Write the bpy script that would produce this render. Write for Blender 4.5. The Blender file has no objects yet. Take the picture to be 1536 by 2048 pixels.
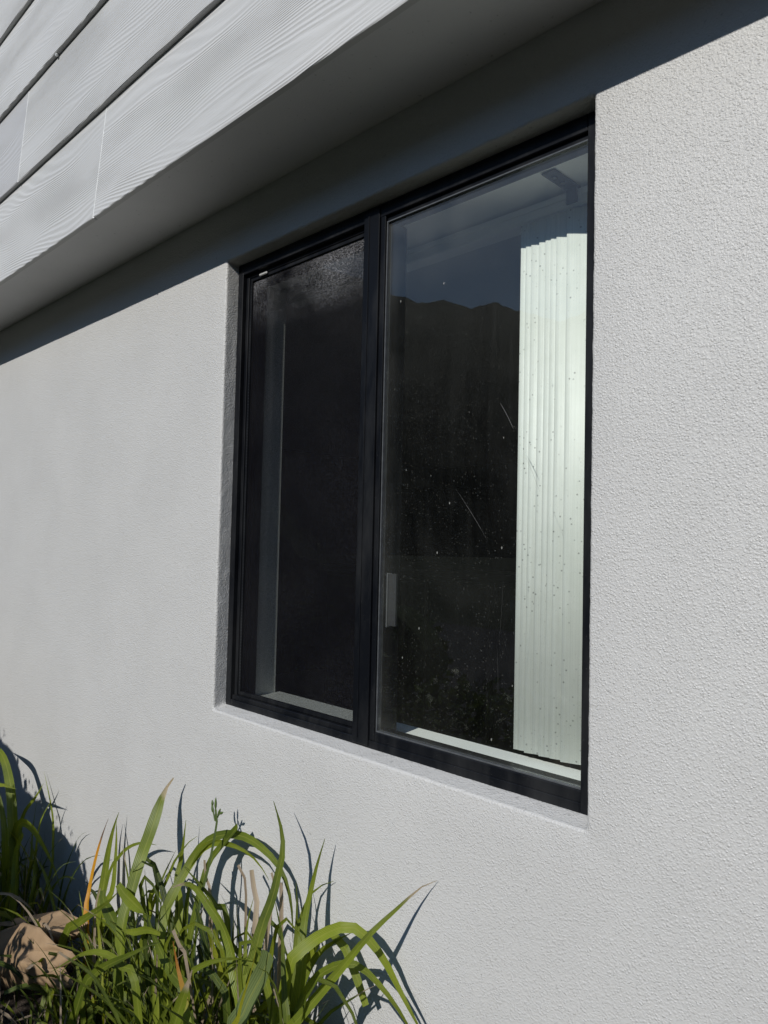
import bpy, bmesh, math, random
from mathutils import Vector, Matrix, noise
random.seed(7)
PI = math.pi
S = bpy.context.scene
C = S.collection

# ------------------------------------------------------------ camera, sky, sun, exposure
CAM = Vector((0.0, -1.15, 1.55))
YAW, PITCH, ROLL = map(math.radians, (45.2, 2.32, 1.29))
cd = bpy.data.cameras.new('camera'); cam = bpy.data.objects.new('camera', cd); C.objects.link(cam)
_f = Vector((-math.sin(YAW)*math.cos(PITCH), math.cos(YAW)*math.cos(PITCH), math.sin(PITCH)))
_r = _f.cross(Vector((0, 0, 1))).normalized(); _u = _r.cross(_f)
_u2 = math.cos(ROLL)*_u - math.sin(ROLL)*_r; _r2 = math.cos(ROLL)*_r + math.sin(ROLL)*_u
M3 = Matrix((_r2, _u2, -_f)).transposed()
cam.matrix_world = Matrix.Translation(CAM) @ M3.to_4x4()
cd.sensor_fit = 'VERTICAL'; cd.sensor_height = 36.0; cd.lens = 1480.0/2048.0*36.0
cd.clip_start = 0.02; cd.clip_end = 5000
S.camera = cam

SUN_AZ = math.radians(12.0)                       # from the wall's normal towards +X
SUN_EL = math.atan(0.655*math.cos(SUN_AZ))
world = bpy.data.worlds.new('World'); S.world = world; world.use_nodes = True
wn = world.node_tree; wn.nodes.clear()
sky = wn.nodes.new('ShaderNodeTexSky'); sky.sky_type = 'NISHITA'; sky.sun_disc = False
sky.sun_elevation = SUN_EL; sky.sun_rotation = PI - SUN_AZ
sky.air_density = 1.0; sky.dust_density = 0.0; sky.ozone_density = 3.0
bg = wn.nodes.new('ShaderNodeBackground'); bg.inputs['Strength'].default_value = 0.115
wo = wn.nodes.new('ShaderNodeOutputWorld')
wn.links.new(sky.outputs[0], bg.inputs[0]); wn.links.new(bg.outputs[0], wo.inputs[0])
sd = bpy.data.lights.new('sun', 'SUN'); sd.energy = 3.75; sd.angle = math.radians(0.53); sd.color = (1.0, 0.97, 0.92)
sun = bpy.data.objects.new('sun', sd); C.objects.link(sun)
sdir = Vector((math.sin(SUN_AZ)*math.cos(SUN_EL), -math.cos(SUN_AZ)*math.cos(SUN_EL), math.sin(SUN_EL)))
sun.rotation_euler = sdir.to_track_quat('Z', 'Y').to_euler(); sun.location = sdir*20
S.view_settings.view_transform = 'Standard'; S.view_settings.look = 'None'
S.view_settings.exposure = 0.16; S.view_settings.gamma = 1.0; S.view_settings.use_curve_mapping = False
S.cycles.max_bounces = 10; S.cycles.transparent_max_bounces = 24; S.cycles.glossy_bounces = 4
S.cycles.caustics_reflective = False; S.cycles.caustics_refractive = False

# ------------------------------------------------------------ helpers
def obj(name, me, mat=None, parent=None):
    if isinstance(me, bmesh.types.BMesh):
        m = bpy.data.meshes.new(name); me.to_mesh(m); me.free(); me = m
    o = bpy.data.objects.new(name, me); C.objects.link(o)
    if mat is not None and not me.materials: me.materials.append(mat)
    if parent is not None: o.parent = parent
    return o
def pyobj(name, vs, fs, mat=None, parent=None, smooth=False):
    m = bpy.data.meshes.new(name); m.from_pydata([tuple(v) for v in vs], [], fs); m.update()
    if smooth: m.polygons.foreach_set('use_smooth', [True]*len(m.polygons))
    return obj(name, m, mat, parent)
def tag(o, label=None, cat=None, group=None, kind=None):
    if label: o['label'] = label
    if cat: o['category'] = cat
    if group: o['group'] = group
    if kind: o['kind'] = kind
    return o
def thing(name, label, cat, loc=(0, 0, 0), group=None):
    o = bpy.data.objects.new(name, None); C.objects.link(o); o.location = loc; o.empty_display_size = .1
    return tag(o, label, cat, group)
def box(bm, x0, x1, y0, y1, z0, z1, bev=0.0, seg=1):
    t = bmesh.new(); bmesh.ops.create_cube(t, size=1.0)
    for v in t.verts:
        v.co = Vector(((x0+x1)/2+v.co.x*(x1-x0), (y0+y1)/2+v.co.y*(y1-y0), (z0+z1)/2+v.co.z*(z1-z0)))
    if bev: bmesh.ops.bevel(t, geom=list(t.edges), offset=bev, segments=seg, affect='EDGES', profile=.5)
    m = bpy.data.meshes.new('t'); t.to_mesh(m); t.free(); bm.from_mesh(m); bpy.data.meshes.remove(m)
    return bm
def boxobj(name, dims, mat, parent=None, bev=0.0):
    return obj(name, box(bmesh.new(), *dims, bev=bev), mat, parent)

# ------------------------------------------------------------ materials
def mat(name):
    m = bpy.data.materials.new(name); m.use_nodes = True; nt = m.node_tree
    return m, nt, nt.nodes['Principled BSDF'], nt.nodes['Material Output']
def N(nt, t, **kw):
    n = nt.nodes.new(t)
    for k, v in kw.items():
        if k in n.inputs: n.inputs[k].default_value = v
        else: setattr(n, k, v)
    return n
def mth(nt, op, a, b=None, c=None, clamp=False):
    n = nt.nodes.new('ShaderNodeMath'); n.operation = op; n.use_clamp = clamp
    for i, x in enumerate((a, b, c)):
        if x is None: continue
        if isinstance(x, (int, float)): n.inputs[i].default_value = x
        else: nt.links.new(x, n.inputs[i])
    return n.outputs[0]
def ramp(nt, fac, stops):
    r = nt.nodes.new('ShaderNodeValToRGB'); e = r.color_ramp.elements
    while len(e) < len(stops): e.new(.5)
    for el, (p, c) in zip(e, stops):
        el.position = p; el.color = (*c, 1) if len(c) == 3 else c
    nt.links.new(fac, r.inputs[0]); return r.outputs[0]
def tex(nt, scale, detail=3, rough=.5, vec=None, kind='ShaderNodeTexNoise', dist=0.0):
    n = nt.nodes.new(kind); n.inputs['Scale'].default_value = scale
    if kind == 'ShaderNodeTexNoise':
        n.inputs['Detail'].default_value = detail; n.inputs['Roughness'].default_value = rough
        n.inputs['Distortion'].default_value = dist
    if vec is None:
        tc = nt.nodes.new('ShaderNodeTexCoord'); vec = tc.outputs['Object']
    nt.links.new(vec, n.inputs['Vector']); return n
def mapping(nt, vec, scale=(1, 1, 1), loc=(0, 0, 0), rot=(0, 0, 0)):
    n = nt.nodes.new('ShaderNodeMapping'); n.inputs['Scale'].default_value = scale
    n.inputs['Location'].default_value = loc; n.inputs['Rotation'].default_value = rot
    nt.links.new(vec, n.inputs[0]); return n.outputs[0]
def bump(nt, h, b, dist, strength=1.0):
    n = nt.nodes.new('ShaderNodeBump'); n.inputs['Distance'].default_value = dist
    n.inputs['Strength'].default_value = strength
    nt.links.new(h, n.inputs['Height']); nt.links.new(n.outputs[0], b.inputs['Normal']); return n

def stucco_mat(name, col, amp=1.0, rough=.5):
    m, nt, b, o = mat(name); L = nt.links.new
    n1 = tex(nt, 370, 2, .6, dist=.1); n2 = tex(nt, 760, 1, .6); n3 = tex(nt, 3.2, 4, .6); n4 = tex(nt, 30, 2, .5)
    wv = nt.nodes.new('ShaderNodeVectorMath'); wv.operation = 'MULTIPLY_ADD'
    wn_ = tex(nt, 120, 2, .5); L(wn_.outputs['Color'], wv.inputs[0]); wv.inputs[1].default_value = (.006,)*3
    L(nt.nodes.new('ShaderNodeTexCoord').outputs['Object'], wv.inputs[2])
    vo = tex(nt, 265, kind='ShaderNodeTexVoronoi', vec=wv.outputs[0])
    dome = ramp(nt, vo.outputs['Distance'], [(.0, (1, 1, 1)), (.75, (0, 0, 0))])
    amp_ = mth(nt, 'FRACT', mth(nt, 'MULTIPLY', vo.outputs['Color'], 9.7))
    peb = mth(nt, 'MULTIPLY', dome, mth(nt, 'ADD', .25, mth(nt, 'MULTIPLY', amp_, 1.0)))
    h = mth(nt, 'ADD', mth(nt, 'MULTIPLY', peb, .8), mth(nt, 'MULTIPLY', n2.outputs[0], .55))
    h = mth(nt, 'ADD', h, mth(nt, 'MULTIPLY', n4.outputs[0], .55))
    bump(nt, h, b, .00135*amp, 1.0)
    dk = tex(nt, 90, 2, .5)
    c = ramp(nt, n3.outputs[0], [(.3, tuple(x*.955 for x in col)), (.7, tuple(x*1.03 for x in col))])
    pit = ramp(nt, dk.outputs[0], [(.24, (.72, .72, .72)), (.32, (1, 1, 1))])
    mx = N(nt, 'ShaderNodeMix', data_type='RGBA', blend_type='MULTIPLY'); mx.inputs[0].default_value = 1
    L(c, mx.inputs[6]); L(pit, mx.inputs[7]); L(mx.outputs[2], b.inputs['Base Color'])
    b.inputs['Roughness'].default_value = rough; b.inputs['Specular IOR Level'].default_value = .5
    return m
M = {}
M['stucco'] = stucco_mat('stucco_paint', (.480, .477, .464), 1.0, .40)
M['soffit'] = stucco_mat('soffit_paint', (.58, .58, .58), .25, .6)

def siding_mat():
    m, nt, b, o = mat('cedar_grain_siding'); L = nt.links.new
    tc = nt.nodes.new('ShaderNodeTexCoord'); oi = nt.nodes.new('ShaderNodeObjectInfo')
    off = nt.nodes.new('ShaderNodeCombineXYZ')
    L(mth(nt, 'MULTIPLY', oi.outputs['Random'], 37.0), off.inputs[1])
    va = nt.nodes.new('ShaderNodeVectorMath'); va.operation = 'ADD'
    L(tc.outputs['Object'], va.inputs[0]); L(off.outputs[0], va.inputs[1])
    P_ = va.outputs[0]
    big = tex(nt, 1.0, 1.0, .4, mapping(nt, P_, (.75, 1, 5.0)))
    mid = tex(nt, 1.0, 2.0, .5, mapping(nt, P_, (6, 1, 26)))
    fine = tex(nt, 1.0, 2.0, .6, mapping(nt, P_, (14, 1, 240)))
    sx = nt.nodes.new('ShaderNodeSeparateXYZ'); L(P_, sx.inputs[0])
    ph = mth(nt, 'ADD', mth(nt, 'MULTIPLY', sx.outputs[2], 118.0), mth(nt, 'MULTIPLY', big.outputs[0], 32.0))
    ph = mth(nt, 'ADD', ph, mth(nt, 'MULTIPLY', mid.outputs[0], .7))
    fr = mth(nt, 'FRACT', ph)
    # asymmetric ridge: slow rise, quick drop
    rid = mth(nt, 'POWER', mth(nt, 'SINE', mth(nt, 'MULTIPLY', mth(nt, 'POWER', fr, 1.5), PI)), 1.6)
    mask = tex(nt, 1.0, 2.0, .5, mapping(nt, P_, (2.3, 1, 8.0), (3.3, 0, 1.7)))
    mk = ramp(nt, mask.outputs[0], [(.36, (.35, .35, .35)), (.56, (1, 1, 1))])
    h = mth(nt, 'ADD', mth(nt, 'MULTIPLY', rid, mth(nt, 'MULTIPLY', mk, 1.0)), mth(nt, 'MULTIPLY', fine.outputs[0], .55))
    gr = tex(nt, 420, 2, .6)
    h = mth(nt, 'ADD', h, mth(nt, 'MULTIPLY', gr.outputs[0], .16))
    bump(nt, h, b, .0014, 1.0)
    at = nt.nodes.new('ShaderNodeAttribute'); at.attribute_type = 'OBJECT'; at.attribute_name = 'tone'
    v = tex(nt, 2.0, 3, .5)
    c = ramp(nt, v.outputs[0], [(.3, (.435, .438, .432)), (.7, (.475, .477, .470))])
    mx = N(nt, 'ShaderNodeMix', data_type='RGBA', blend_type='MULTIPLY'); mx.inputs[0].default_value = 1
    L(c, mx.inputs[6]); L(at.outputs['Color'], mx.inputs[7]); L(mx.outputs[2], b.inputs['Base Color'])
    b.inputs['Roughness'].default_value = .55
    return m
M['siding'] = siding_mat()

def simple(name, col, rough=.5, var=.08, scale=20, bmp=0.0, bscale=60, metal=0.0, spec=.5):
    m, nt, b, o = mat(name)
    n = tex(nt, scale, 4, .6)
    c = ramp(nt, n.outputs[0], [(.3, tuple(x*(1-var) for x in col)), (.7, tuple(x*(1+var) for x in col))])
    nt.links.new(c, b.inputs['Base Color'])
    b.inputs['Roughness'].default_value = rough; b.inputs['Metallic'].default_value = metal
    b.inputs['Specular IOR Level'].default_value = spec
    if bmp: bump(nt, tex(nt, bscale, 3, .6).outputs[0], b, bmp)
    return m
M['caulk'] = simple('caulk', (.62, .63, .62), .35, .03, 50, .0006, 200)
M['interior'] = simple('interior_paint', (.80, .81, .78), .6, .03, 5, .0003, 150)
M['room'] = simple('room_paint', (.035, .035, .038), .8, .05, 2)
M['carpet'] = simple('carpet', (.66, .64, .60), .95, .2, 80, .002, 300)
M['ceiling'] = simple('ceiling_paint', (.55, .55, .53), .8, .03, 4)
M['dark_wood'] = simple('dark_wood', (.02, .017, .015), .5, .3, 12)
M['rail'] = simple('headrail_metal', (.82, .83, .84), .4, .03, 10)
M['bracket'] = simple('bracket_steel', (.07, .072, .078), .45, .1, 40, metal=.3)
M['screw'] = simple('screw_steel', (.5, .5, .5), .3, .05, 40, metal=1.0)
M['plastic'] = simple('grey_plastic', (.10, .10, .105), .35, .05, 30)
M['concrete'] = simple('concrete', (.04, .034, .028), .95, .25, 4, .002, 60)
M['asphalt'] = simple('asphalt', (.04, .04, .042), .9, .15, 30, .003, 150)
M['bark'] = simple('bark', (.09, .065, .045), .9, .3, 30, .004, 50)
M['litter'] = simple('dry_litter', (.16, .11, .07), .9, .4, 15)

def frame_mat():
    m, nt, b, o = mat('black_aluminium'); L = nt.links.new
    sp = tex(nt, 260, 0, .5, kind='ShaderNodeTexVoronoi')
    dots = ramp(nt, sp.outputs['Distance'], [(.045, (1, 1, 1)), (.075, (0, 0, 0))])
    pick = tex(nt, 35, 1, .5)
    pk = ramp(nt, pick.outputs[0], [(.60, (0, 0, 0)), (.63, (1, 1, 1))])
    f = mth(nt, 'MULTIPLY', dots, pk)
    dust = tex(nt, 9, 5, .7, mapping(nt, nt.nodes.new('ShaderNodeTexCoord').outputs['Object'], (1, 1, .25)))
    f2 = mth(nt, 'ADD', mth(nt, 'MULTIPLY', ramp(nt, dust.outputs[0], [(.45, (0, 0, 0)), (.8, (1, 1, 1))]), .05), mth(nt, 'MULTIPLY', f, .55), clamp=True)
    mx = N(nt, 'ShaderNodeMix', data_type='RGBA'); L(f2, mx.inputs[0])
    mx.inputs[6].default_value = (.0035, .0042, .006, 1); mx.inputs[7].default_value = (.42, .42, .40, 1)
    L(mx.outputs[2], b.inputs['Base Color'])
    b.inputs['Roughness'].default_value = .42; b.inputs['Specular IOR Level'].default_value = .17
    bump(nt, tex(nt, 500, 2, .5).outputs[0], b, .00008)
    return m
M['frame'] = frame_mat()

def glass_mat(name, tint, dust=1.0):
    m, nt, b, o = mat(name); L = nt.links.new; nt.nodes.remove(b)
    tr = N(nt, 'ShaderNodeBsdfTransparent', Color=(*tint, 1))
    gl = N(nt, 'ShaderNodeBsdfGlossy', Roughness=0.0); gl.inputs['Color'].default_value = (1, 1, 1, 1)
    lw = N(nt, 'ShaderNodeLayerWeight', Blend=.5)
    f = mth(nt, 'ADD', .032, mth(nt, 'MULTIPLY', mth(nt, 'POWER', lw.outputs['Facing'], 5.0), .955))
    mx = nt.nodes.new('ShaderNodeMixShader'); L(f, mx.inputs[0]); L(tr.outputs[0], mx.inputs[1]); L(gl.outputs[0], mx.inputs[2])
    out = mx.outputs[0]
    if dust:
        tc = nt.nodes.new('ShaderNodeTexCoord')
        v1 = tex(nt, 165, kind='ShaderNodeTexVoronoi', vec=tc.outputs['Object'])
        d1 = ramp(nt, v1.outputs['Distance'], [(.08, (1, 1, 1)), (.22, (0, 0, 0))])
        p1 = ramp(nt, mth(nt, 'FRACT', mth(nt, 'MULTIPLY', v1.outputs['Color'], 7.31)), [(.74, (0, 0, 0)), (.76, (1, 1, 1))])
        v2 = tex(nt, 33, kind='ShaderNodeTexVoronoi', vec=mapping(nt, tc.outputs['Object'], (1, 1, .55)))
        d2 = ramp(nt, v2.outputs['Distance'], [(.035, (1, 1, 1)), (.06, (0, 0, 0))])
        p2 = ramp(nt, mth(nt, 'FRACT', mth(nt, 'MULTIPLY', v2.outputs['Color'], 5.77)), [(.74, (0, 0, 0)), (.76, (1, 1, 1))])
        hz = tex(nt, 5, 5, .65, vec=tc.outputs['Object'], dist=.6)
        hzr = ramp(nt, hz.outputs[0], [(.35, (.002, .002, .002)), (.8, (.012, .012, .012))])
        drip = tex(nt, 1, 4, .6, vec=mapping(nt, tc.outputs['Object'], (60, 1, 3.0)))
        drr = ramp(nt, drip.outputs[0], [(.5, (0, 0, 0)), (.85, (.006, .006, .006))])
        k = mth(nt, 'ADD', mth(nt, 'MULTIPLY', mth(nt, 'MULTIPLY', d1, p1), .13), mth(nt, 'MULTIPLY', mth(nt, 'MULTIPLY', d2, p2), .5))
        k = mth(nt, 'ADD', mth(nt, 'ADD', k, hzr), drr, clamp=True)
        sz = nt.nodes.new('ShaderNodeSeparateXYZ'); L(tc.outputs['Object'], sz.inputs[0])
        top_light = mth(nt, 'MULTIPLY', mth(nt, 'SUBTRACT', sz.outputs[2], 2.10), 5.0, clamp=True)
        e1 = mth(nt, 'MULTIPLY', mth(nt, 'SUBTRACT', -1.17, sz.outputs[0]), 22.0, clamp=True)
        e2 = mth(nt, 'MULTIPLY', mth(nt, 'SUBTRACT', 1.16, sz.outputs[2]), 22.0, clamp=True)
        grime_light = mth(nt, 'MULTIPLY', mth(nt, 'ADD', mth(nt, 'MULTIPLY', top_light, 1.0), mth(nt, 'MULTIPLY', mth(nt, 'ADD', e1, e2), .5)), ramp(nt, hz.outputs[0], [(.3, (.012, .012, .012)), (.7, (.055, .055, .055))]))  # edge grime, plus pale light of the window head painted in at the top
        k = mth(nt, 'ADD', k, grime_light)
        k = mth(nt, 'MULTIPLY', k, dust)
        df = N(nt, 'ShaderNodeBsdfDiffuse', Color=(.5, .5, .47, 1))
        m2 = nt.nodes.new('ShaderNodeMixShader'); L(k, m2.inputs[0]); L(out, m2.inputs[1]); L(df.outputs[0], m2.inputs[2])
        out = m2.outputs[0]
    L(out, o.inputs['Surface'])
    return m
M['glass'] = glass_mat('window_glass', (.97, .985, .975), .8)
M['glass_in'] = glass_mat('sash_glass', (.96, .975, .965), .0)
def screen_mat():
    m, nt, b, o = mat('insect_screen'); L = nt.links.new
    tc = nt.nodes.new('ShaderNodeTexCoord')
    hf = tex(nt, 600, 1, .5, vec=tc.outputs['Object'])
    ds = tex(nt, 4.5, 4, .6, vec=tc.outputs['Object'])
    dm = ramp(nt, ds.outputs[0], [(.30, (0, 0, 0)), (.60, (1, 1, 1))])
    sparkle = ramp(nt, hf.outputs[0], [(.42, (0, 0, 0)), (.72, (1, 1, 1))])
    sep = nt.nodes.new('ShaderNodeSeparateXYZ'); L(tc.outputs['Object'], sep.inputs[0])
    up = mth(nt, 'MULTIPLY', mth(nt, 'SUBTRACT', sep.outputs[2], 2.13), 7.0, clamp=True)
    dd = mth(nt, 'MULTIPLY', dm, mth(nt, 'ADD', .05, mth(nt, 'MULTIPLY', up, 1.3)), clamp=True)
    al = mth(nt, 'ADD', .50, mth(nt, 'MULTIPLY', mth(nt, 'SUBTRACT', hf.outputs[0], .5), .5), clamp=True)
    col = N(nt, 'ShaderNodeMix', data_type='RGBA'); L(mth(nt, 'MULTIPLY', sparkle, dd), col.inputs[0])  # sparkle of the lit rail behind is painted into the mesh colour
    col.inputs[6].default_value = (.007, .007, .009, 1); col.inputs[7].default_value = (.38, .38, .40, 1)
    L(col.outputs[2], b.inputs['Base Color']); b.inputs['Roughness'].default_value = .6; b.inputs['Specular IOR Level'].default_value = 0.02
    tr = nt.nodes.new('ShaderNodeBsdfTransparent')
    mx = nt.nodes.new('ShaderNodeMixShader'); L(al, mx.inputs[0]); L(tr.outputs[0], mx.inputs[1]); L(b.outputs[0], mx.inputs[2])
    L(mx.outputs[0], o.inputs['Surface']); return m
M['screen'] = screen_mat()
def vane_mat():
    m, nt, b, o = mat('blind_vane_vinyl'); L = nt.links.new
    tc = nt.nodes.new('ShaderNodeTexCoord')
    st = tex(nt, 1, 2, .5, vec=mapping(nt, tc.outputs['Object'], (420, 420, 3)))
    v = tex(nt, 75, kind='ShaderNodeTexVoronoi', vec=tc.outputs['Object'])
    sp = ramp(nt, v.outputs['Distance'], [(.08, (.42, .42, .40)), (.18, (1, 1, 1))])
    pk = tex(nt, 9, 3, .6, vec=tc.outputs['Object'])
    pm = ramp(nt, pk.outputs[0], [(.46, (1, 1, 1)), (.56, (0, 0, 0))])
    spk = mth(nt, 'MAXIMUM', sp, pm)
    bl = tex(nt, 14, 5, .7, vec=tc.outputs['Object'])
    blr = ramp(nt, bl.outputs[0], [(.3, (.66, .685, .64)), (.7, (.73, .75, .71))])
    s2 = ramp(nt, st.outputs[0], [(.3, (.90, .90, .90)), (.6, (1, 1, 1))])
    mx = N(nt, 'ShaderNodeMix', data_type='RGBA', blend_type='MULTIPLY'); mx.inputs[0].default_value = 1
    L(blr, mx.inputs[6]); L(s2, mx.inputs[7])
    my = N(nt, 'ShaderNodeMix', data_type='RGBA', blend_type='MULTIPLY'); my.inputs[0].default_value = 1
    L(mx.outputs[2], my.inputs[6]); L(spk, my.inputs[7])
    L(my.outputs[2], b.inputs['Base Color']); b.inputs['Roughness'].default_value = .5
    return m
M['vane'] = vane_mat()

def leaf_mat(name, c1, c2, tip=None, trans=.28):
    m, nt, b, o = mat(name); L = nt.links.new
    uv = nt.nodes.new('ShaderNodeUVMap'); sp = nt.nodes.new('ShaderNodeSeparateXYZ'); L(uv.outputs[0], sp.inputs[0])
    oi = nt.nodes.new('ShaderNodeObjectInfo'); tc = nt.nodes.new('ShaderNodeTexCoord')
    at = nt.nodes.new('ShaderNodeAttribute'); at.attribute_name = 'tone'
    n = tex(nt, 9, 4, .6, vec=tc.outputs['Object'])
    w = mth(nt, 'ADD', mth(nt, 'MULTIPLY', n.outputs[0], .7), mth(nt, 'MULTIPLY', mth(nt, 'ADD', oi.outputs['Random'], at.outputs['Fac']), .35), clamp=True)
    c = ramp(nt, w, [(.25, c1), (.8, c2)])
    vein = mth(nt, 'SINE', mth(nt, 'MULTIPLY', sp.outputs[0], 56.0))
    vs = ramp(nt, mth(nt, 'MULTIPLY_ADD', vein, .5, .5), [(0, (.74, .76, .74)), (1, (1.0, 1.0, 1.0))])
    mx = N(nt, 'ShaderNodeMix', data_type='RGBA', blend_type='MULTIPLY'); mx.inputs[0].default_value = 1
    L(c, mx.inputs[6]); L(vs, mx.inputs[7]); col = mx.outputs[2]
    mid = ramp(nt, mth(nt, 'ABSOLUTE', mth(nt, 'SUBTRACT', sp.outputs[0], .5)), [(.03, (1, 1, 1)), (.07, (0, 0, 0))])
    st = tex(nt, 1, 3, .6, vec=mapping(nt, uv.outputs[0], (9, 2.2, 1)))
    blot = ramp(nt, st.outputs[0], [(.60, (0, 0, 0)), (.72, (1, 1, 1))])
    m4 = N(nt, 'ShaderNodeMix', data_type='RGBA'); L(mth(nt, 'ADD', mth(nt, 'MULTIPLY', mid, .30), mth(nt, 'MULTIPLY', blot, .35), clamp=True), m4.inputs[0]); L(col, m4.inputs[6]); m4.inputs[7].default_value = (.27, .27, .06, 1); col = m4.outputs[2]
    if tip:
        t = mth(nt, 'ADD', sp.outputs[1], mth(nt, 'MULTIPLY', mth(nt, 'SUBTRACT', n.outputs[0], .5), .12))
        tm = ramp(nt, t, [(tip[0], (0, 0, 0)), (tip[1], (1, 1, 1))])
        m3 = N(nt, 'ShaderNodeMix', data_type='RGBA'); L(tm, m3.inputs[0]); L(col, m3.inputs[6]); m3.inputs[7].default_value = (*tip[2], 1)
        col = m3.outputs[2]
    L(col, b.inputs['Base Color']); b.inputs['Roughness'].default_value = .42; b.inputs['Specular IOR Level'].default_value = .4
    bump(nt, vein, b, .00025)
    tl = nt.nodes.new('ShaderNodeBsdfTranslucent')
    hs = N(nt, 'ShaderNodeMix', data_type='RGBA', blend_type='MULTIPLY'); hs.inputs[0].default_value = 1
    L(col, hs.inputs[6]); hs.inputs[7].default_value = (1.5, 1.5, .6, 1); L(hs.outputs[2], tl.inputs[0])
    ms = nt.nodes.new('ShaderNodeMixShader'); ms.inputs[0].default_value = trans
    L(b.outputs[0], ms.inputs[1]); L(tl.outputs[0], ms.inputs[2]); L(ms.outputs[0], o.inputs['Surface'])
    return m
DRY = (.42, .34, .26)
M['leaf_g'] = leaf_mat('leaf_green', (.060, .090, .010), (.24, .285, .026))
M['leaf_shade'] = leaf_mat('leaf_green_shade', (.022, .040, .008), (.10, .14, .017))  # darker copy of the green, depth shade put into the filler colour
M['leaf_drytip'] = leaf_mat('leaf_green_dry_tip', (.045, .072, .010), (.19, .235, .022), (.92, .95, DRY))
M['leaf_pale'] = leaf_mat('leaf_pale', (.10, .14, .055), (.17, .21, .08))
M['leaf_yellow'] = leaf_mat('leaf_yellowing', (.20, .24, .02), (.32, .30, .02))
M['leaf_orange'] = leaf_mat('leaf_orange', (.52, .22, .01), (.66, .36, .02), (.84, .90, (.13, .08, .06)))
M['leaf_orange2'] = leaf_mat('leaf_yellow_orange_tip', (.17, .23, .02), (.24, .28, .02), (.80, .95, (.40, .16, .03)))
M['leaf_dry'] = leaf_mat('leaf_dry', (.26, .19, .14), (.44, .35, .27), None, .15)
M['leaf_shrub'] = leaf_mat('leaf_shrub', (.04, .075, .02), (.08, .13, .03), None, .2)
M['stalk'] = leaf_mat('stalk_green', (.07, .11, .03), (.12, .17, .05), None, .1)

def paper_mat():
    m, nt, b, o = mat('kraft_paper'); L = nt.links.new
    n = tex(nt, 18, 4, .6)
    c = ramp(nt, n.outputs[0], [(.3, (.27, .18, .10)), (.7, (.35, .24, .14))])
    L(c, b.inputs['Base Color']); b.inputs['Roughness'].default_value = .75
    w = tex(nt, 14, 4, .55, dist=1.2); bump(nt, w.outputs[0], b, .006, .5)
    tl = nt.nodes.new('ShaderNodeBsdfTranslucent'); tl.inputs[0].default_value = (.55, .25, .08, 1)
    ms = nt.nodes.new('ShaderNodeMixShader'); ms.inputs[0].default_value = .17
    L(b.outputs[0], ms.inputs[1]); L(tl.outputs[0], ms.inputs[2]); L(ms.outputs[0], o.inputs['Surface']); return m
M['paper'] = paper_mat()
def soil_mat():
    m, nt, b, o = mat('soil'); L = nt.links.new
    n = tex(nt, 25, 6, .7); c = ramp(nt, n.outputs[0], [(.35, (.018, .013, .010)), (.7, (.065, .045, .032))])
    L(c, b.inputs['Base Color']); b.inputs['Roughness'].default_value = .95
    bump(nt, n.outputs[0], b, .03); return m
M['soil'] = soil_mat()
def hill_mat():
    m, nt, b, o = mat('wooded_hillside'); L = nt.links.new
    n = tex(nt, .09, 6, .7); c = ramp(nt, n.outputs[0], [(.35, (.016, .022, .018)), (.65, (.038, .044, .036))])
    L(c, b.inputs['Base Color']); b.inputs['Roughness'].default_value = 1.0
    b.inputs['Specular IOR Level'].default_value = .1
    bump(nt, n.outputs[0], b, 6.0); return m
M['hill'] = hill_mat()
M['grass'] = simple('lawn', (.03, .04, .015), .95, .3, 3, .02, 60)
# ------------------------------------------------------------ setting: ground and hills
g = pyobj('ground', [(-1500, -1500, -.06), (1500, -1500, -.06), (1500, 1500, -.06), (-1500, 1500, -.06)], [(0, 1, 2, 3)], M['grass']); tag(g, kind='structure')
# planting bed, uneven soil
vs, fs = [], []; nx, ny = 120, 14
for j in range(ny+1):
    for i in range(nx+1):
        x = -7.5+i*(9.5/nx); y = -.62+j*(.62+.0)/ny
        vs.append((x, y, .0+.028*noise.noise(Vector((x*4, y*6, 3)))+.012*noise.noise(Vector((x*14, y*17, 1)))))
for j in range(ny):
    for i in range(nx):
        a = j*(nx+1)+i; fs.append((a, a+1, a+nx+2, a+nx+1))
tag(pyobj('planting_bed', vs, fs, M['soil'], smooth=True), kind='structure')
tag(boxobj('path', (-9, 4, -1.95, -.62, -.2, .02), M['concrete'], bev=.01), kind='structure')
tag(boxobj('driveway', (-16, 10, -10, -1.954, -.3, -.03), M['asphalt']), kind='structure')
# hills opposite the wall
def ridge(az):        # az in degrees from -Y towards -X; elevation of the skyline in degrees
    e = 17.2+2.6*noise.noise(Vector((az*.045, 2.2, 0)))+.55*noise.noise(Vector((az*.30, 7, 0)))+.18*noise.noise(Vector((az*1.3, 1, 0)))
    T_ = ((28, 16.8), (32, 17.0), (35.4, 17.8), (36.3, 18.2), (37.1, 18.5), (38, 18.3), (38.9, 18.1), (40.2, 18.4), (41.2, 18.7), (42.4, 18.45), (45.1, 19.0), (48, 20.2), (52, 21), (57, 20.8), (62, 19))
    if T_[0][0] < az < T_[-1][0]:
        for (a0, e0), (a1, e1) in zip(T_, T_[1:]):
            if a0 <= az <= a1: u = (az-a0)/(a1-a0); u = u*u*(3-2*u); q = e0+(e1-e0)*u+.10*noise.noise(Vector((az*1.7, 1, 0)))
        k = min(1, (az-28)/4, (62-az)/4); e = e*(1-k)+q*k
    e = e*(1-.9*max(0, min(1, (abs(az-10)-95)/25)))
    return max(e, .6)
vs, fs = [], []; NA, NR = 720, 16
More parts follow.
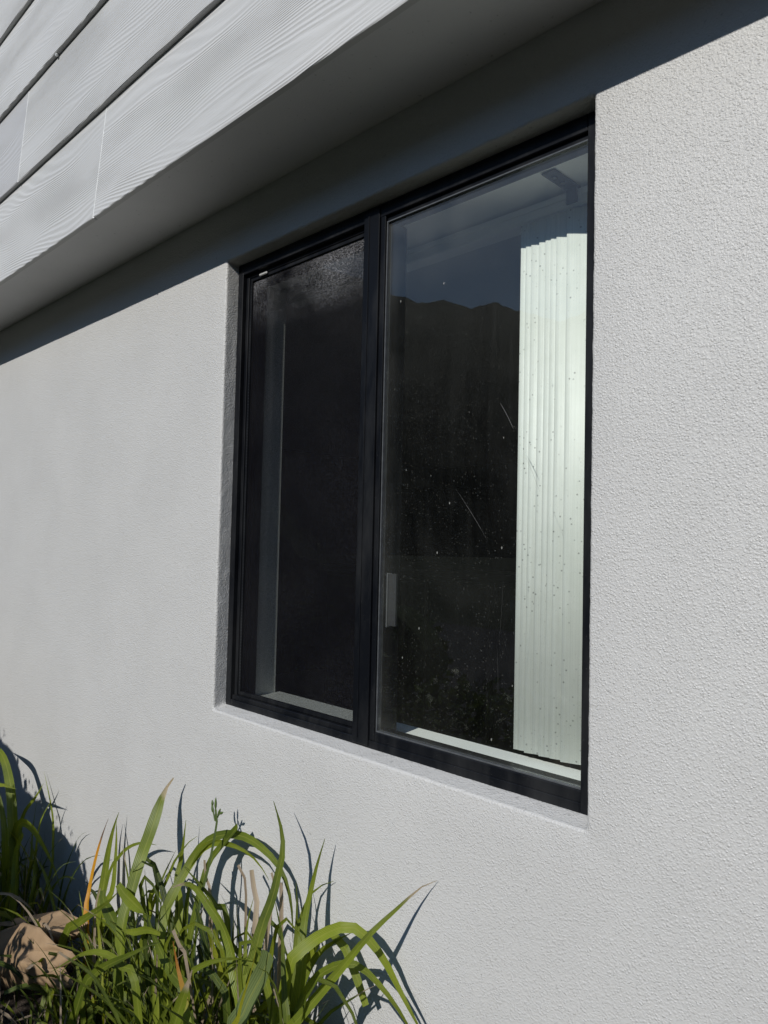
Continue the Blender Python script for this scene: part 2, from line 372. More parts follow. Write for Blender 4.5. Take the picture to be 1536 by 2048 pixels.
for i in range(NA+1):
    az = -125+i*250/NA; a = math.radians(az); d = Vector((-math.sin(a), -math.cos(a), 0))
    H = math.tan(math.radians(ridge(az)))*320
    for j in range(NR+1):
        t = j/NR; r = 90+230*t if t <= 1 else 0
        h = H*(t**1.25)+(0 if j in (0, NR) else 5.0*t*noise.noise(Vector((d.x*r*.03, d.y*r*.03, 5)))*(1-t))
        h += (.9*noise.noise(Vector((az*2.4, j*.7, 3))) if j else 0)
        v = d*r; vs.append((v.x, v.y, h-.2))
for i in range(NA):
    for j in range(NR):
        a = i*(NR+1)+j; fs.append((a, a+1, a+NR+2, a+NR+1))
tag(pyobj('hills', vs, fs, M['hill'], smooth=True), kind='structure')

# ------------------------------------------------------------ house
OX0, OX1, OZ0, OZ1 = -1.824, -.655, 1.069, 2.348       # window opening in the stucco
ZS = 2.507                                             # underside of the overhang
house = thing('house', 'pale grey stucco house wall with wood grained lap siding overhanging above a black window', 'house', (0, 0, 0))
# stucco wall with a rounded, slightly uneven opening
PER = []
def loop(x0, x1, z0, z1, y, jit=0.0, n=200, rc=0.0):
    out = []
    cs = [(x0, z0), (x1, z0), (x1, z1), (x0, z1)]
    for k in range(4):
        a, b = cs[k], cs[(k+1) % 4]
        for i in range(n):
            t = i/n; x = a[0]+(b[0]-a[0])*t; z = a[1]+(b[1]-a[1])*t
            if rc:   # round the corners in plan
                cx = min(max(x, x0+rc), x1-rc); cz = min(max(z, z0+rc), z1-rc); dx, dz = x-cx, z-cz; l = math.hypot(dx, dz)
                if l > rc and dx and dz: x, z = cx+dx/l*rc, cz+dz/l*rc
            if jit:
                q = noise.noise(Vector((x*25, z*25, y*40)))*.0008+noise.noise(Vector((x*110, z*110, y*150)))*jit*.6
                x += q*(1 if k in (1, 3) else .3); z += q*(1 if k in (0, 2) else .3)
            out.append((x, y, z))
    return out
R_ = .007
loops = [loop(-8.5, 3.2, -.25, ZS+.06, 0)]
loops.append(loop(OX0-.08, OX1+.08, OZ0-.08, OZ1+.08, 0))
for k in range(6):
    a = k/5*PI/2; o_ = R_*(1-math.sin(a)); yy = R_*(1-math.cos(a))
    loops.append(loop(OX0-o_, OX1+o_, OZ0-o_, OZ1+o_, yy, .0012 if k else .0006, rc=.006))
for k in range(8):
    t = (k+1)/8; loops.append(loop(OX0, OX1, OZ0+.010*t, OZ1-.002*t,   .007+.036*t, .0011, rc=.006))
loops.append(loop(OX0, OX1, OZ0+.010, OZ1-.002, .125, .0, rc=.0))
vs = [v for l in loops for v in l]; n4 = 800; fs = []
for li in range(len(loops)-1):
    for i in range(n4):
        a = li*n4+i; b = li*n4+(i+1) % n4; fs.append((a, b, b+n4, a+n4))
wall = pyobj('stucco_wall', vs, fs, M['stucco'], house, smooth=True)
# inner leaf of the wall and the room behind it
RX0, RX1, RY1, RZ0, RZ1 = -6.5, 2.6, 6.2, .1, 2.62
IX0, IX1, IZ0, IZ1, IY = -1.80, -.69, 1.095, 2.306, .195
def quad(b_, *p): b_.faces.new([b_.verts.new(q) for q in p])
bm = bmesh.new(); Y = IY
quad(bm, (RX0, Y, RZ0), (RX0, Y, RZ1), (IX0, Y, RZ1), (IX0, Y, RZ0)); quad(bm, (IX1, Y, RZ0), (IX1, Y, RZ1), (RX1, Y, RZ1), (RX1, Y, RZ0))
quad(bm, (IX0, Y, RZ0), (IX0, Y, IZ0), (IX1, Y, IZ0), (IX1, Y, RZ0)); quad(bm, (IX0, Y, IZ1), (IX0, Y, RZ1), (IX1, Y, RZ1), (IX1, Y, IZ1))
quad(bm, (RX0, RY1, RZ0), (RX0, RY1, RZ1), (RX1, RY1, RZ1), (RX1, RY1, RZ0))
quad(bm, (RX0, Y, RZ0), (RX0, Y, RZ1), (RX0, RY1, RZ1), (RX0, RY1, RZ0)); quad(bm, (RX1, Y, RZ0), (RX1, Y, RZ1), (RX1, RY1, RZ1), (RX1, RY1, RZ0))
b2 = bmesh.new(); quad(b2, (RX0, Y, RZ1), (RX1, Y, RZ1), (RX1, RY1, RZ1), (RX0, RY1, RZ1)); obj('interior_ceiling', b2, M['ceiling'], house)
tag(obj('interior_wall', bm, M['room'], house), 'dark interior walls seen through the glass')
obj('interior_floor', box(bmesh.new(), RX0, RX1, .16, RY1, RZ0-.02, RZ0), M['carpet'], house)
# painted return of the window inside
YF = .118
boxobj('interior_sill', (IX0-.02, IX1+.02, .095, .218, IZ0-.02, IZ0), M['interior'], house, bev=.002)
boxobj('interior_jamb', (IX0-.02, IX0, YF, IY+.002, IZ0, IZ1+.02), M['interior'], house)
boxobj('interior_jamb', (IX1, IX1+.02, YF, IY+.002, IZ0, IZ1+.02), M['interior'], house)
boxobj('interior_head', (IX0, IX1, .092, .262, IZ1, IZ1+.02), M['interior'], house)
# core that stops light leaking round the frame
bm = bmesh.new()
for d in ((RX0, OX0-.001, .05, .19, -.2, 2.75), (OX1+.001, RX1, .05, .19, -.2, 2.75), (OX0, OX1, .05, .19, -.2, OZ0), (OX0, OX1, .045, .19, OZ1+.004, 2.75)): box(bm, *d)
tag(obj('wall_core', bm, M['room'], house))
bm = bmesh.new()
for d in ((-8.5, RX0-.01, .01, 6.4, -.2, 3), (RX1+.01, 3.2, .01, 6.4, -.2, 3), (-8.5, 3.2, RY1+.01, 6.5, -.2, 3), (-8.5, 3.2, .02, 6.4, 2.76, 2.95)): box(bm, *d)
obj('house_shell', bm, M['stucco'], house)

# soffit and siding
YSD = -.228
boxobj('soffit', (-8.5, 3.2, YSD, -.0005, ZS+.003, ZS+.03), M['soffit'], house)
EXP = .338
def board(x0, x1, row, tone, sl0=.0, sl1=.0):
    zb = ZS-.003+row*EXP+random.uniform(-.0015, .0015); zt = zb+EXP+.02
    n = max(6, int((x1-x0)/.03)); v, f = [], []
    for i in range(n+1):
        t = i/n
        for (yy, zz, k) in ((-.2285, zb, 0), (-.2420, zb+.0006, 0), (-.2435, zb+.0028, 0), (-.2280, zt, 1), (-.2190, zt, 1)):
            x = x0+(x1-x0)*t+(sl0*(1-t)+sl1*t)*k
            w = .0011*noise.noise(Vector((x*5, row*7.7, 0)))+.0006*noise.noise(Vector((x*23, row*3.1, 2)))
            v.append((x, yy, zz+(w if not k else 0)))
    for i in range(n):
        for k in range(5):
            a = i*5+k; b = i*5+(k+1) % 5; f.append((a, b, b+5, a+5))
    f.append((0, 1, 2, 3, 4)); f.append(tuple(n*5+k for k in (4, 3, 2, 1, 0)))
    o = pyobj('siding_board', v, f, M['siding'], house); o['tone'] = tone
    return o
def bead(x, row, sl):
    zb = ZS-.004+row*EXP; n = 26; v, f = [], []
    for i in range(n+1):
        t = i/n; z = zb-.001+(EXP-.002)*t; xx = x+sl*t*(EXP/(EXP+.02)); y = -.2437+.0149*t
        w = .0042+.0010*noise.noise(Vector((z*40, row, 3))); h = .0030+.0008*noise.noise(Vector((z*55, row, 9)))
        for a in (0, .25, .5, .75, 1): v.append((xx-w+2*w*a+.0006*noise.noise(Vector((z*30, 1, row))), y+.002-h*math.sin(a*PI)-.002*(0), z))
    for i in range(n):
        for k in range(4): a = i*5+k; f.append((a, a+1, a+6, a+5))
    pyobj('caulk_bead', v, f, M['caulk'], house, smooth=True)
SL = .036
joints = {0: (-6.1, -2.183, 1.4), 1: (-2.861, .8), 2: (-4.55, -.9), 3: (-6.2, -2.0, 1.7), 4: (-5.0, -1.2), 5: (-3.4, .3), 6: (-4.9, -1.0)}
for row in range(7):
    js = [-8.5]+list(joints[row])+[3.2]
    for a, b in zip(js, js[1:]):
        t = random.uniform(.975, 1.02); t = (t, t, t)
        if row == 1 and b < -2.8: t = (.86, .86, .88)
        if row == 0 and b == -2.183: t = (.985, .985, .985)
        board(a+(.0015 if a > -8 else 0), b-(.0015 if b < 3 else 0), row, t, SL if a > -8 else 0, SL if b < 3 else 0)
    for x in joints[row]: bead(x, row, SL)
# small lump of caulk under the third row
bm = bmesh.new(); bmesh.ops.create_icosphere(bm, subdivisions=2, radius=.0055)
for v in bm.verts: v.co = Vector((v.co.x*1.2, v.co.y, v.co.z))*(1+.4*noise.noise(v.co*300))+Vector((-2.545, -.2375, ZS+2*EXP-.006))
obj('caulk_lump', bm, M['caulk'], house)
# roof far above the picture
zr = ZS+7*EXP
boxobj('roof', (-8.8, 3.5, -.55, 6.6, zr+.02, zr+.22), M['soffit'], house, bev=.01)
boxobj('upper_storey', (-8.5, 3.2, -.212, 6.4, ZS+.032, zr+.018), M['soffit'], house)

# ------------------------------------------------------------ window (a part of the house)
bm = bmesh.new(); FB = .0012
FX0, FX1, FZ0, FZ1 = OX0+.001, OX1-.001, OZ0+.009, OZ1-.003
GX0, GX1, GZ0, GZ1 = -1.216, -.690, 1.117, 2.301           # fixed right light
LX0, LX1 = -1.787, -1.286                                  # screened left light
MX0, MX1 = LX1, GX0
YO = .040
# outer members of the frame
box(bm, FX0, LX0-.012, YO, .118, FZ0, FZ1, FB); box(bm, LX0-.012, LX0, YO+.013, .118, FZ0+.014, FZ1-.014, FB)
box(bm, GX1, FX1, YO, .118, FZ0, FZ1, FB)
box(bm, LX0-.0118, GX1-.0002, YO+.0003, .118, GZ1+.012, FZ1, FB)                       # head
box(bm, LX0-.0115, LX1, YO+.014, .117, GZ1+.002, GZ1+.0125, FB)
box(bm, GX0, GX1-.0005, YO+.009, .0915, GZ1, GZ1+.0125, FB)
box(bm, LX0-.0118, GX1-.0002, YO+.0003, .0945, FZ0, FZ0+.018, FB)                      # sill member
box(bm, LX0-.0118, LX1, YO+.006, .0947, FZ0+.0175, FZ0+.030, FB)
box(bm, LX0-.0118, LX1, YO+.020, .0943, FZ0+.0295, 1.1095, FB)
box(bm, GX0, GX1-.0003, YO+.002, .0941, FZ0+.0177, GZ0, FB)
window = obj('window', bm, M['frame'], house)
# mullion with its grooves
bm = bmesh.new()
box(bm, MX0+.002, MX1-.016, YO-.004, .1175, FZ0+.006, FZ1-.004, FB)
box(bm, MX1-.0155, MX1-.0005, YO+.0015, .1165, FZ0+.0185, FZ1-.008, FB)
box(bm, MX0+.018, MX0+.022, YO-.0062, YO, FZ0+.02, FZ1-.02, .0005)
obj('mullion', bm, M['frame'], window)
# pale glazing gasket catching the light round the fixed pane
def gasket(x0, x1, z0, z1, w, y0, y1):
    b_ = bmesh.new()
    box(b_, x0, x0+w, y0, y1, z0, z1, .0004); box(b_, x1-w, x1, y0, y1, z0, z1, .0004)
    box(b_, x0+w, x1-w, y0+.0002, y1, z0, z0+w, .0004); box(b_, x0+w, x1-w, y0+.0002, y1, z1-w, z1, .0004); return b_
obj('glazing_gasket', gasket(GX0, GX1, GZ0, GZ1, .0032, YO+.0062, .06), simple('gasket', (.075, .08, .085), .25, .2, 60), window)
tag(boxobj('glass_pane', (GX0+.0034, GX1-.0034, .052, .056, GZ0+.0034, GZ1-.0034), M['glass'], window), 'clear fixed pane on the right with dust, scratches and pale light painted in along its top')
tag(boxobj('glass_pane', (LX0+.004, LX1-.001, .086, .090, 1.103, GZ1+.001), M['glass_in'], window), 'sliding pane behind the insect screen')
# slider sash
bm = bmesh.new(); box(bm, LX0+.0005, LX0+.004, .076, .112, 1.0955, GZ1, .0004); box(bm, LX0+.004, LX1, .0765, .112, 1.0953, 1.1035, .0004)
box(bm, LX0+.004, LX1, .0765, .112, GZ1-.010, GZ1+.0015, .0004)
obj('sash', bm, M['frame'], window)
# insect screen: thin frame, spline beads and the mesh
bm = gasket(LX0+.0008, LX1-.0002, 1.1097, GZ1+.0018, .009, YO+.017, YO+.026)
sf = obj('screen_frame', bm, M['frame'], window)
tag(pyobj('screen_mesh', [(LX0+.0095, YO+.0225, 1.118), (LX1-.009, YO+.0225, 1.118), (LX1-.009, YO+.0225, GZ1-.007), (LX0+.0095, YO+.0225, GZ1-.007)], [(0, 1, 2, 3)], M['screen'], window), 'fine dark insect mesh, lightly dusty, with light sparkle painted along its top')
bm = bmesh.new()
z = GZ0+.02
while z < GZ1-.02:                                       # spline dimples down the left bead
    bmesh.ops.create_icosphere(bm, subdivisions=1, radius=.0011, matrix=Matrix.Translation((LX0+.0085, YO+.0165, z))); z += .0085
o = obj('spline_bead', bm, simple('spline', (.05, .055, .06), .3), window); o['kind'] = 'stuff'
boxobj('pull_tab', (LX0+.052, LX0+.088, YO+.010, YO+.016, GZ1-.004, GZ1+.003), simple('pale_tab', (.35, .35, .34), .4), window, bev=.002)
# latch seen through the right pane
la = obj('latch', box(bmesh.new(), -1.2235, -1.2135, .070, .088, 1.352, 1.478, .002), M['plastic'], window)
boxobj('latch_plate', (-1.213, -1.190, .075, .082, 1.356, 1.477), simple('latch_plate', (.03, .03, .033), .5), window, bev=.001)
# scratches on the fixed pane
def scratch(p, q, w=.0005):
    p, q = Vector(p), Vector(q); n = 8; v, f = [], []
    sd_ = (q-p).normalized().cross(Vector((0, 1, 0)))
    for i in range(n+1):
        t = i/n; c_ = p.lerp(q, t)+sd_*.0012*math.sin(t*PI); k = w*(1-abs(2*t-1)**2*.8)
        v += [c_-sd_*k, c_+sd_*k, c_+Vector((0, -.00012, 0))]
    for i in range(n): a = i*3; f += [(a, a+2, a+5, a+3), (a+2, a+1, a+4, a+5)]
    pyobj('scratch', v, f, simple('scratch_white', (.07, .072, .07), .5), window)
LEAVES = [
 ('R', 'g', 0.0198, [(-1.2631,-0.24,0.4602),(-1.2182,-0.22,0.5368),(-1.174,-0.2,0.5973),(-1.1533,-0.18,0.632),(-1.1073,-0.144,0.705),(-1.0608,-0.109,0.78),(-1.0267,-0.061,0.8306),(-0.997,-0.036,0.868),(-0.979,-0.006,0.8796)], 'drytip'),
 ('R', 'g', 0.0266, [(-1.257,-0.16,0.6284),(-1.2415,-0.15,0.677),(-1.2299,-0.12,0.7015),(-1.1898,-0.1,0.7336),(-1.1502,-0.08,0.7509),(-1.1179,-0.06,0.733),(-1.0786,-0.05,0.7009),(-1.0488,-0.04,0.6582),(-1.0065,-0.04,0.6206),(-0.9611,-0.035,0.5735)], ''),
 ('R', 'g', 0.0203, [(-1.2351,-0.15,0.5323),(-1.2454,-0.13,0.5701),(-1.2233,-0.12,0.6219),(-1.1833,-0.11,0.6624),(-1.141,-0.1,0.6871),(-1.1099,-0.09,0.6912),(-1.076,-0.08,0.676),(-1.0373,-0.07,0.65),(-1.0009,-0.06,0.6127),(-0.9758,-0.05,0.5638)], ''),
 ('R', 'g', 0.0134, [(-1.233,-0.15,0.4828),(-1.1947,-0.13,0.5426),(-1.1721,-0.11,0.5796),(-1.1342,-0.09,0.6133),(-1.1172,-0.07,0.6296),(-1.11,-0.04,0.6338)], 'drytip'),
 ('R', 'g', 0.024, [(-1.2892,-0.12,0.4937),(-1.2962,-0.1,0.5456),(-1.2951,-0.08,0.5863),(-1.2731,-0.06,0.6384),(-1.2324,-0.05,0.6766),(-1.1895,-0.04,0.7087)], ''),
 ('R', 'g', 0.0287, [(-1.2598,-0.12,0.6115),(-1.2823,-0.1,0.6686),(-1.2956,-0.08,0.7211),(-1.2968,-0.065,0.7704),(-1.2961,-0.05,0.8211),(-1.2814,-0.041,0.8817)], ''),
 ('R', 'g', 0.0181, [(-1.3102,-0.1,0.5823),(-1.3389,-0.07,0.6466),(-1.3413,-0.05,0.7057),(-1.328,-0.03,0.7489),(-1.3102,-0.02,0.7631),(-1.2846,-0.008,0.777)], ''),
 ('R', 'g', 0.028, [(-1.3521,-0.2,0.5199),(-1.3555,-0.17,0.649),(-1.3566,-0.15,0.7059),(-1.3513,-0.13,0.7565),(-1.355,-0.11,0.8139),(-1.3569,-0.1,0.8493),(-1.3796,-0.09,0.8904),(-1.4307,-0.075,0.9336)], ''),
 ('C', 'g', 0.025, [(-1.7832,-0.15,0.5661),(-1.7654,-0.12,0.6526),(-1.7336,-0.09,0.7314),(-1.6953,-0.07,0.7697),(-1.6415,-0.06,0.7918),(-1.5759,-0.05,0.8009),(-1.5098,-0.045,0.7912),(-1.4523,-0.04,0.7683),(-1.4134,-0.04,0.732),(-1.3937,-0.04,0.6777),(-1.387,-0.04,0.6116)], ''),
 ('C', 'g', 0.024, [(-1.7144,-0.2,0.5468),(-1.7486,-0.15,0.6292),(-1.7401,-0.1,0.7064),(-1.7139,-0.08,0.7437),(-1.6687,-0.07,0.7648),(-1.601,-0.065,0.7751),(-1.5381,-0.06,0.7709),(-1.5048,-0.05,0.7484),(-1.473,-0.05,0.729)], ''),
 ('C', 'blunt', 0.0191, [(-1.6769,-0.12,0.6323),(-1.6721,-0.09,0.7225),(-1.6434,-0.07,0.7724),(-1.5984,-0.061,0.8232)], ''),
 ('C', 'blunt', 0.0321, [(-1.8875,-0.22,0.4867),(-1.9152,-0.18,0.5927),(-1.9262,-0.15,0.6673),(-1.9532,-0.11,0.7195),(-1.9705,-0.07,0.7948),(-1.9658,-0.055,0.8296),(-1.9485,-0.045,0.8573)], 'drytip'),
 ('L', 'orange', 0.0271, [(-2.303,-0.13,0.3694),(-2.3331,-0.11,0.4277),(-2.3421,-0.09,0.5109),(-2.3452,-0.07,0.5786),(-2.3324,-0.055,0.6404)], 'drytip'),
 ('L', 'g', 0.0287, [(-2.2879,-0.1,0.365),(-2.3032,-0.08,0.438),(-2.3134,-0.06,0.546),(-2.3123,-0.045,0.6166),(-2.3079,-0.032,0.6606)], ''),
 ('L', 'g', 0.0297, [(-2.1271,-0.16,0.5153),(-2.1032,-0.17,0.4982),(-2.0343,-0.18,0.4829),(-1.9757,-0.18,0.453),(-1.9516,-0.17,0.4172)], ''),
 ('L', 'g', 0.0195, [(-2.2277,-0.1,0.4924),(-2.1963,-0.09,0.5569),(-2.1602,-0.08,0.5983),(-2.1108,-0.075,0.6282),(-2.0621,-0.07,0.6459),(-1.9968,-0.065,0.6584)], ''),
 ('C', 'g', 0.0351, [(-1.3521,-0.2,0.5199),(-1.3886,-0.2,0.5934),(-1.4214,-0.19,0.6267),(-1.4626,-0.18,0.6509),(-1.5085,-0.17,0.6641),(-1.5485,-0.17,0.6794),(-1.5899,-0.17,0.6965),(-1.6319,-0.17,0.7012),(-1.6742,-0.17,0.687),(-1.7149,-0.17,0.6658)], 'drytip'),
 ('C', 'g', 0.0212, [(-1.5094,-0.14,0.6398),(-1.5762,-0.13,0.6566),(-1.6268,-0.12,0.6621),(-1.6675,-0.12,0.674),(-1.7094,-0.12,0.6838),(-1.7501,-0.12,0.6935)], ''),
 ('C', 'g', 0.0306, [(-1.4831,-0.26,0.5282),(-1.5197,-0.26,0.5536),(-1.5689,-0.25,0.549),(-1.6099,-0.25,0.5662),(-1.661,-0.24,0.5771),(-1.7117,-0.23,0.5947),(-1.7593,-0.22,0.6228)], ''),
 ('C', 'orange2', 0.0281, [(-1.3989,-0.3,0.4902),(-1.4099,-0.3,0.536),(-1.4397,-0.29,0.5681),(-1.4823,-0.28,0.5924),(-1.4971,-0.28,0.6196),(-1.5125,-0.28,0.6515)], 'drytip'),
 ('C', 'blunt', 0.0218, [(-1.4325,-0.33,0.467),(-1.4064,-0.33,0.5423),(-1.4096,-0.32,0.5681),(-1.3863,-0.32,0.6148),(-1.3637,-0.32,0.6656)], 'drytip'),
 ('R', 'blunt', 0.0355, [(-1.2703,-0.28,0.5531),(-1.2516,-0.28,0.5967),(-1.2455,-0.27,0.628),(-1.231,-0.26,0.6641),(-1.2045,-0.26,0.706),(-1.1883,-0.26,0.7459)], 'pale'),
 ('R', 'yellow', 0.0183, [(-1.2457,-0.3,0.5643),(-1.2278,-0.3,0.6153),(-1.2133,-0.3,0.6623),(-1.1925,-0.3,0.7124),(-1.192,-0.29,0.7442),(-1.1851,-0.29,0.7704)], ''),
 ('C', 'g', 0.0177, [(-1.3524,-0.2,0.5616),(-1.3778,-0.18,0.6276),(-1.3912,-0.17,0.6759),(-1.396,-0.16,0.7121),(-1.3947,-0.15,0.7444)], ''),
 ('R', 'g', 0.019, [(-1.201,-0.2,0.5507),(-1.2199,-0.19,0.6044),(-1.256,-0.17,0.6684),(-1.2856,-0.15,0.6989),(-1.3164,-0.14,0.7313),(-1.3438,-0.13,0.7548)], ''),
 ('R', 'g', 0.0167, [(-1.2911,-0.12,0.5349),(-1.3082,-0.1,0.6164),(-1.3272,-0.08,0.669),(-1.339,-0.07,0.7308),(-1.357,-0.06,0.7662)], ''),
 ('C', 'g', 0.0183, [(-1.4692,-0.26,0.5773),(-1.4464,-0.25,0.6119),(-1.4268,-0.24,0.6248),(-1.3729,-0.23,0.6504),(-1.3338,-0.22,0.6636),(-1.3117,-0.21,0.6637)], ''),
 ('R', 'g', 0.0096, [(-1.1387,-0.26,0.6073),(-1.1453,-0.26,0.6475),(-1.1498,-0.26,0.6778),(-1.1667,-0.26,0.6993),(-1.1915,-0.26,0.7105),(-1.2213,-0.26,0.7067)], ''),
 ('F', 'stem', 0.0088, [(-1.4553,-0.42,0.5317),(-1.5038,-0.42,0.5642),(-1.5532,-0.42,0.5834),(-1.5989,-0.42,0.5921),(-1.676,-0.41,0.5756),(-1.7682,-0.4,0.5509),(-1.839,-0.4,0.541)], 'drytip'),
 ('F', 'g', 0.0168, [(-1.5847,-0.33,0.5501),(-1.6395,-0.33,0.5581),(-1.699,-0.33,0.5598),(-1.7467,-0.34,0.5559),(-1.7872,-0.35,0.5422),(-1.8543,-0.35,0.5044),(-1.9858,-0.36,0.4158)], ''),
 ('F', 'g', 0.0217, [(-1.8002,-0.36,0.4403),(-1.7552,-0.35,0.5025),(-1.6813,-0.35,0.5563),(-1.6072,-0.34,0.6028),(-1.5181,-0.33,0.6585),(-1.4753,-0.33,0.6817)], ''),
 ('L', 'g', 0.016, [(-1.6252,-0.25,0.6131),(-1.6908,-0.25,0.5975),(-1.7536,-0.25,0.5688),(-1.823,-0.25,0.5461)], ''),
 ('L', 'g', 0.0293, [(-1.9516,-0.2,0.6038),(-1.9267,-0.2,0.5936),(-1.8736,-0.2,0.5847),(-1.7955,-0.2,0.5807)], ''),
 ('F', 'g', 0.0258, [(-2.2862,-0.2,0.3395),(-2.2176,-0.2,0.3949),(-2.1185,-0.2,0.4601),(-2.0105,-0.2,0.5336),(-1.9386,-0.2,0.5922)], ''),
 ('S', 'g', 0.0361, [(-2.8541,-0.15,0.2277),(-2.8849,-0.15,0.3959),(-2.9128,-0.15,0.496),(-2.9685,-0.14,0.5704),(-3.0521,-0.13,0.6416),(-3.1381,-0.13,0.6896),(-3.3548,-0.12,0.6924)], ''),
 ('S', 'g', 0.0245, [(-2.9568,-0.12,0.3289),(-2.9831,-0.1,0.4044),(-2.9961,-0.09,0.445),(-2.9835,-0.08,0.4949),(-2.9113,-0.07,0.5639),(-2.857,-0.065,0.6243)], ''),
 ('S', 'blunt', 0.0296, [(-2.7227,-0.2,0.3067),(-2.7566,-0.19,0.3774),(-2.7741,-0.18,0.4379),(-2.7229,-0.18,0.5031)], ''),
 ('S', 'g', 0.0146, [(-2.7688,-0.12,0.2831),(-2.8161,-0.1,0.3319),(-2.8338,-0.09,0.4149),(-2.8352,-0.08,0.4877),(-2.8146,-0.07,0.538),(-2.7798,-0.06,0.5863)], ''),
 ('S', 'g', 0.0282, [(-2.8822,-0.15,0.4595),(-2.8356,-0.14,0.5061),(-2.755,-0.13,0.4965),(-2.6989,-0.12,0.4635),(-2.6533,-0.11,0.4268),(-2.6171,-0.1,0.3812),(-2.5725,-0.1,0.3275)], ''),
 ('S', 'g', 0.015, [(-2.8591,-0.1,0.318),(-2.906,-0.08,0.4071),(-2.9486,-0.06,0.464),(-2.9538,-0.05,0.5354)], ''),
 ('S', 'g', 0.0094, [(-2.793,-0.05,0.3249),(-2.8091,-0.04,0.4072),(-2.8438,-0.03,0.4858),(-2.9053,-0.02,0.5411),(-3.0019,-0.01,0.6256)], ''),
 ('S', 'g', 0.0289, [(-2.8285,-0.2,0.4267),(-2.8493,-0.2,0.5082),(-2.9014,-0.2,0.5829),(-2.9634,-0.2,0.6396)], ''),
 ('S', 'g', 0.0216, [(-3.0132,-0.2,0.5907),(-2.9081,-0.2,0.6349),(-2.8305,-0.2,0.6487),(-2.746,-0.2,0.6609)], ''),
 ('C', 'stalk', 0.0088, [(-1.6414,-0.14,0.6025),(-1.6346,-0.12,0.7146),(-1.6429,-0.1,0.7805),(-1.6455,-0.09,0.8322),(-1.6697,-0.08,0.8522)], ''),
 ('C', 'dry', 0.0153, [(-1.6507,-0.1,0.6351),(-1.6718,-0.1,0.6715),(-1.6822,-0.1,0.7246)], ''),
 ('C', 'dry', 0.0146, [(-1.5088,-0.09,0.6819),(-1.5327,-0.09,0.7331),(-1.5467,-0.09,0.7525)], ''),
 ('C', 'dry', 0.0132, [(-1.4665,-0.09,0.662),(-1.4913,-0.08,0.7084),(-1.5039,-0.08,0.7514)], ''),
 ('C', 'dry', 0.014, [(-1.404,-0.09,0.7187),(-1.4174,-0.08,0.7566),(-1.424,-0.08,0.7716)], ''),
 ('R', 'dry', 0.0105, [(-1.3954,-0.07,0.6586),(-1.4091,-0.06,0.7074),(-1.4258,-0.05,0.739)], ''),
 ('L', 'dry', 0.0149, [(-2.1725,-0.16,0.4126),(-2.186,-0.15,0.4627),(-2.1687,-0.15,0.5009)], ''),
 ('S', 'dry', 0.0122, [(-2.7327,-0.12,0.2176),(-2.6674,-0.12,0.3008),(-2.6187,-0.12,0.3513)], ''),
 ('C', 'dry', 0.0078, [(-1.4718,-0.27,0.623),(-1.5034,-0.27,0.6428),(-1.5314,-0.27,0.6648)], ''),
 ('R', 'g', 0.018, [(-1.9585,-0.1,0.5269),(-1.8957,-0.09,0.5865),(-1.8764,-0.08,0.6443),(-1.8426,-0.06,0.7035),(-1.8013,-0.05,0.7374)], ''),
 ('L', 'g', 0.0143, [(-1.9555,-0.1,0.4865),(-1.9622,-0.08,0.5331),(-1.9697,-0.05,0.5847),(-1.9472,-0.03,0.6498)], ''),
 ('C', 'g', 0.0245, [(-1.7705,-0.12,0.5351),(-1.8014,-0.1,0.5821),(-1.855,-0.08,0.6107),(-1.8664,-0.06,0.6554),(-1.8638,-0.05,0.763)], ''),
 ('L', 'g', 0.019, [(-2.2651,-0.08,0.4126),(-2.2543,-0.07,0.4439),(-2.2819,-0.05,0.5529),(-2.3276,-0.03,0.6292)], ''),
]
for p, q in (((-.8865, .0512, 1.835), (-.8527, .0512, 1.7784)), ((-.9965, .0512, 1.6648), (-.9119, .0512, 1.5587)), ((-.8224, .0512, 1.72), (-.7895, .0512, 1.6509)),
             ((-.8703, .0512, 1.5099), (-.8793, .0512, 1.3519)), ((-.8842, .0512, 1.3513), (-.8796, .0512, 1.2442))):
    scratch(p, q, .0006 if p[0] == -.8865 else .0002 if p[2] > 1.6 else .00015)

# ------------------------------------------------------------ vertical blind drawn to the right
blind = thing('vertical_blind', 'white vertical blind stacked at the right end of its grey rail inside the window', 'blind', (-1.24, .22, 2.30))
def local(o, par):
    o.parent = par; o.matrix_parent_inverse = Matrix.Translation(-Vector(par.location)); return o
bm = bmesh.new()
box(bm, -1.795, -.697, .200, .242, 2.262, 2.300, .002, 2); box(bm, -1.795, -.697, .1975, .200, 2.284, 2.292, .0008); box(bm, -1.795, -.697, .1985, .202, 2.264, 2.272, .0008)
local(obj('head_rail', bm, M['rail']), blind)
bm = bmesh.new()
for k in range(1): box(bm, -.832, -.800, .104, .205, 2.3015, 2.3045, .0012, 2)
box(bm, -.829, -.803, .193, .199, 2.270, 2.302, .001)
br = local(obj('rail_bracket', bm, M['bracket']), blind)
for yy in (.128, .160):
    bm = bmesh.new(); bmesh.ops.create_cone(bm, cap_ends=True, segments=14, radius1=.0052, radius2=.0038, depth=.003, matrix=Matrix.Translation((-.816, yy, 2.3)))
    o = obj('screw', bm, M['screw']); o.parent = br
VC = random.Random(3)
first = None
xs = [-.938, -.925, -.911, -.891, -.875, -.862, -.848, -.823, -.772, -.752, -.734]
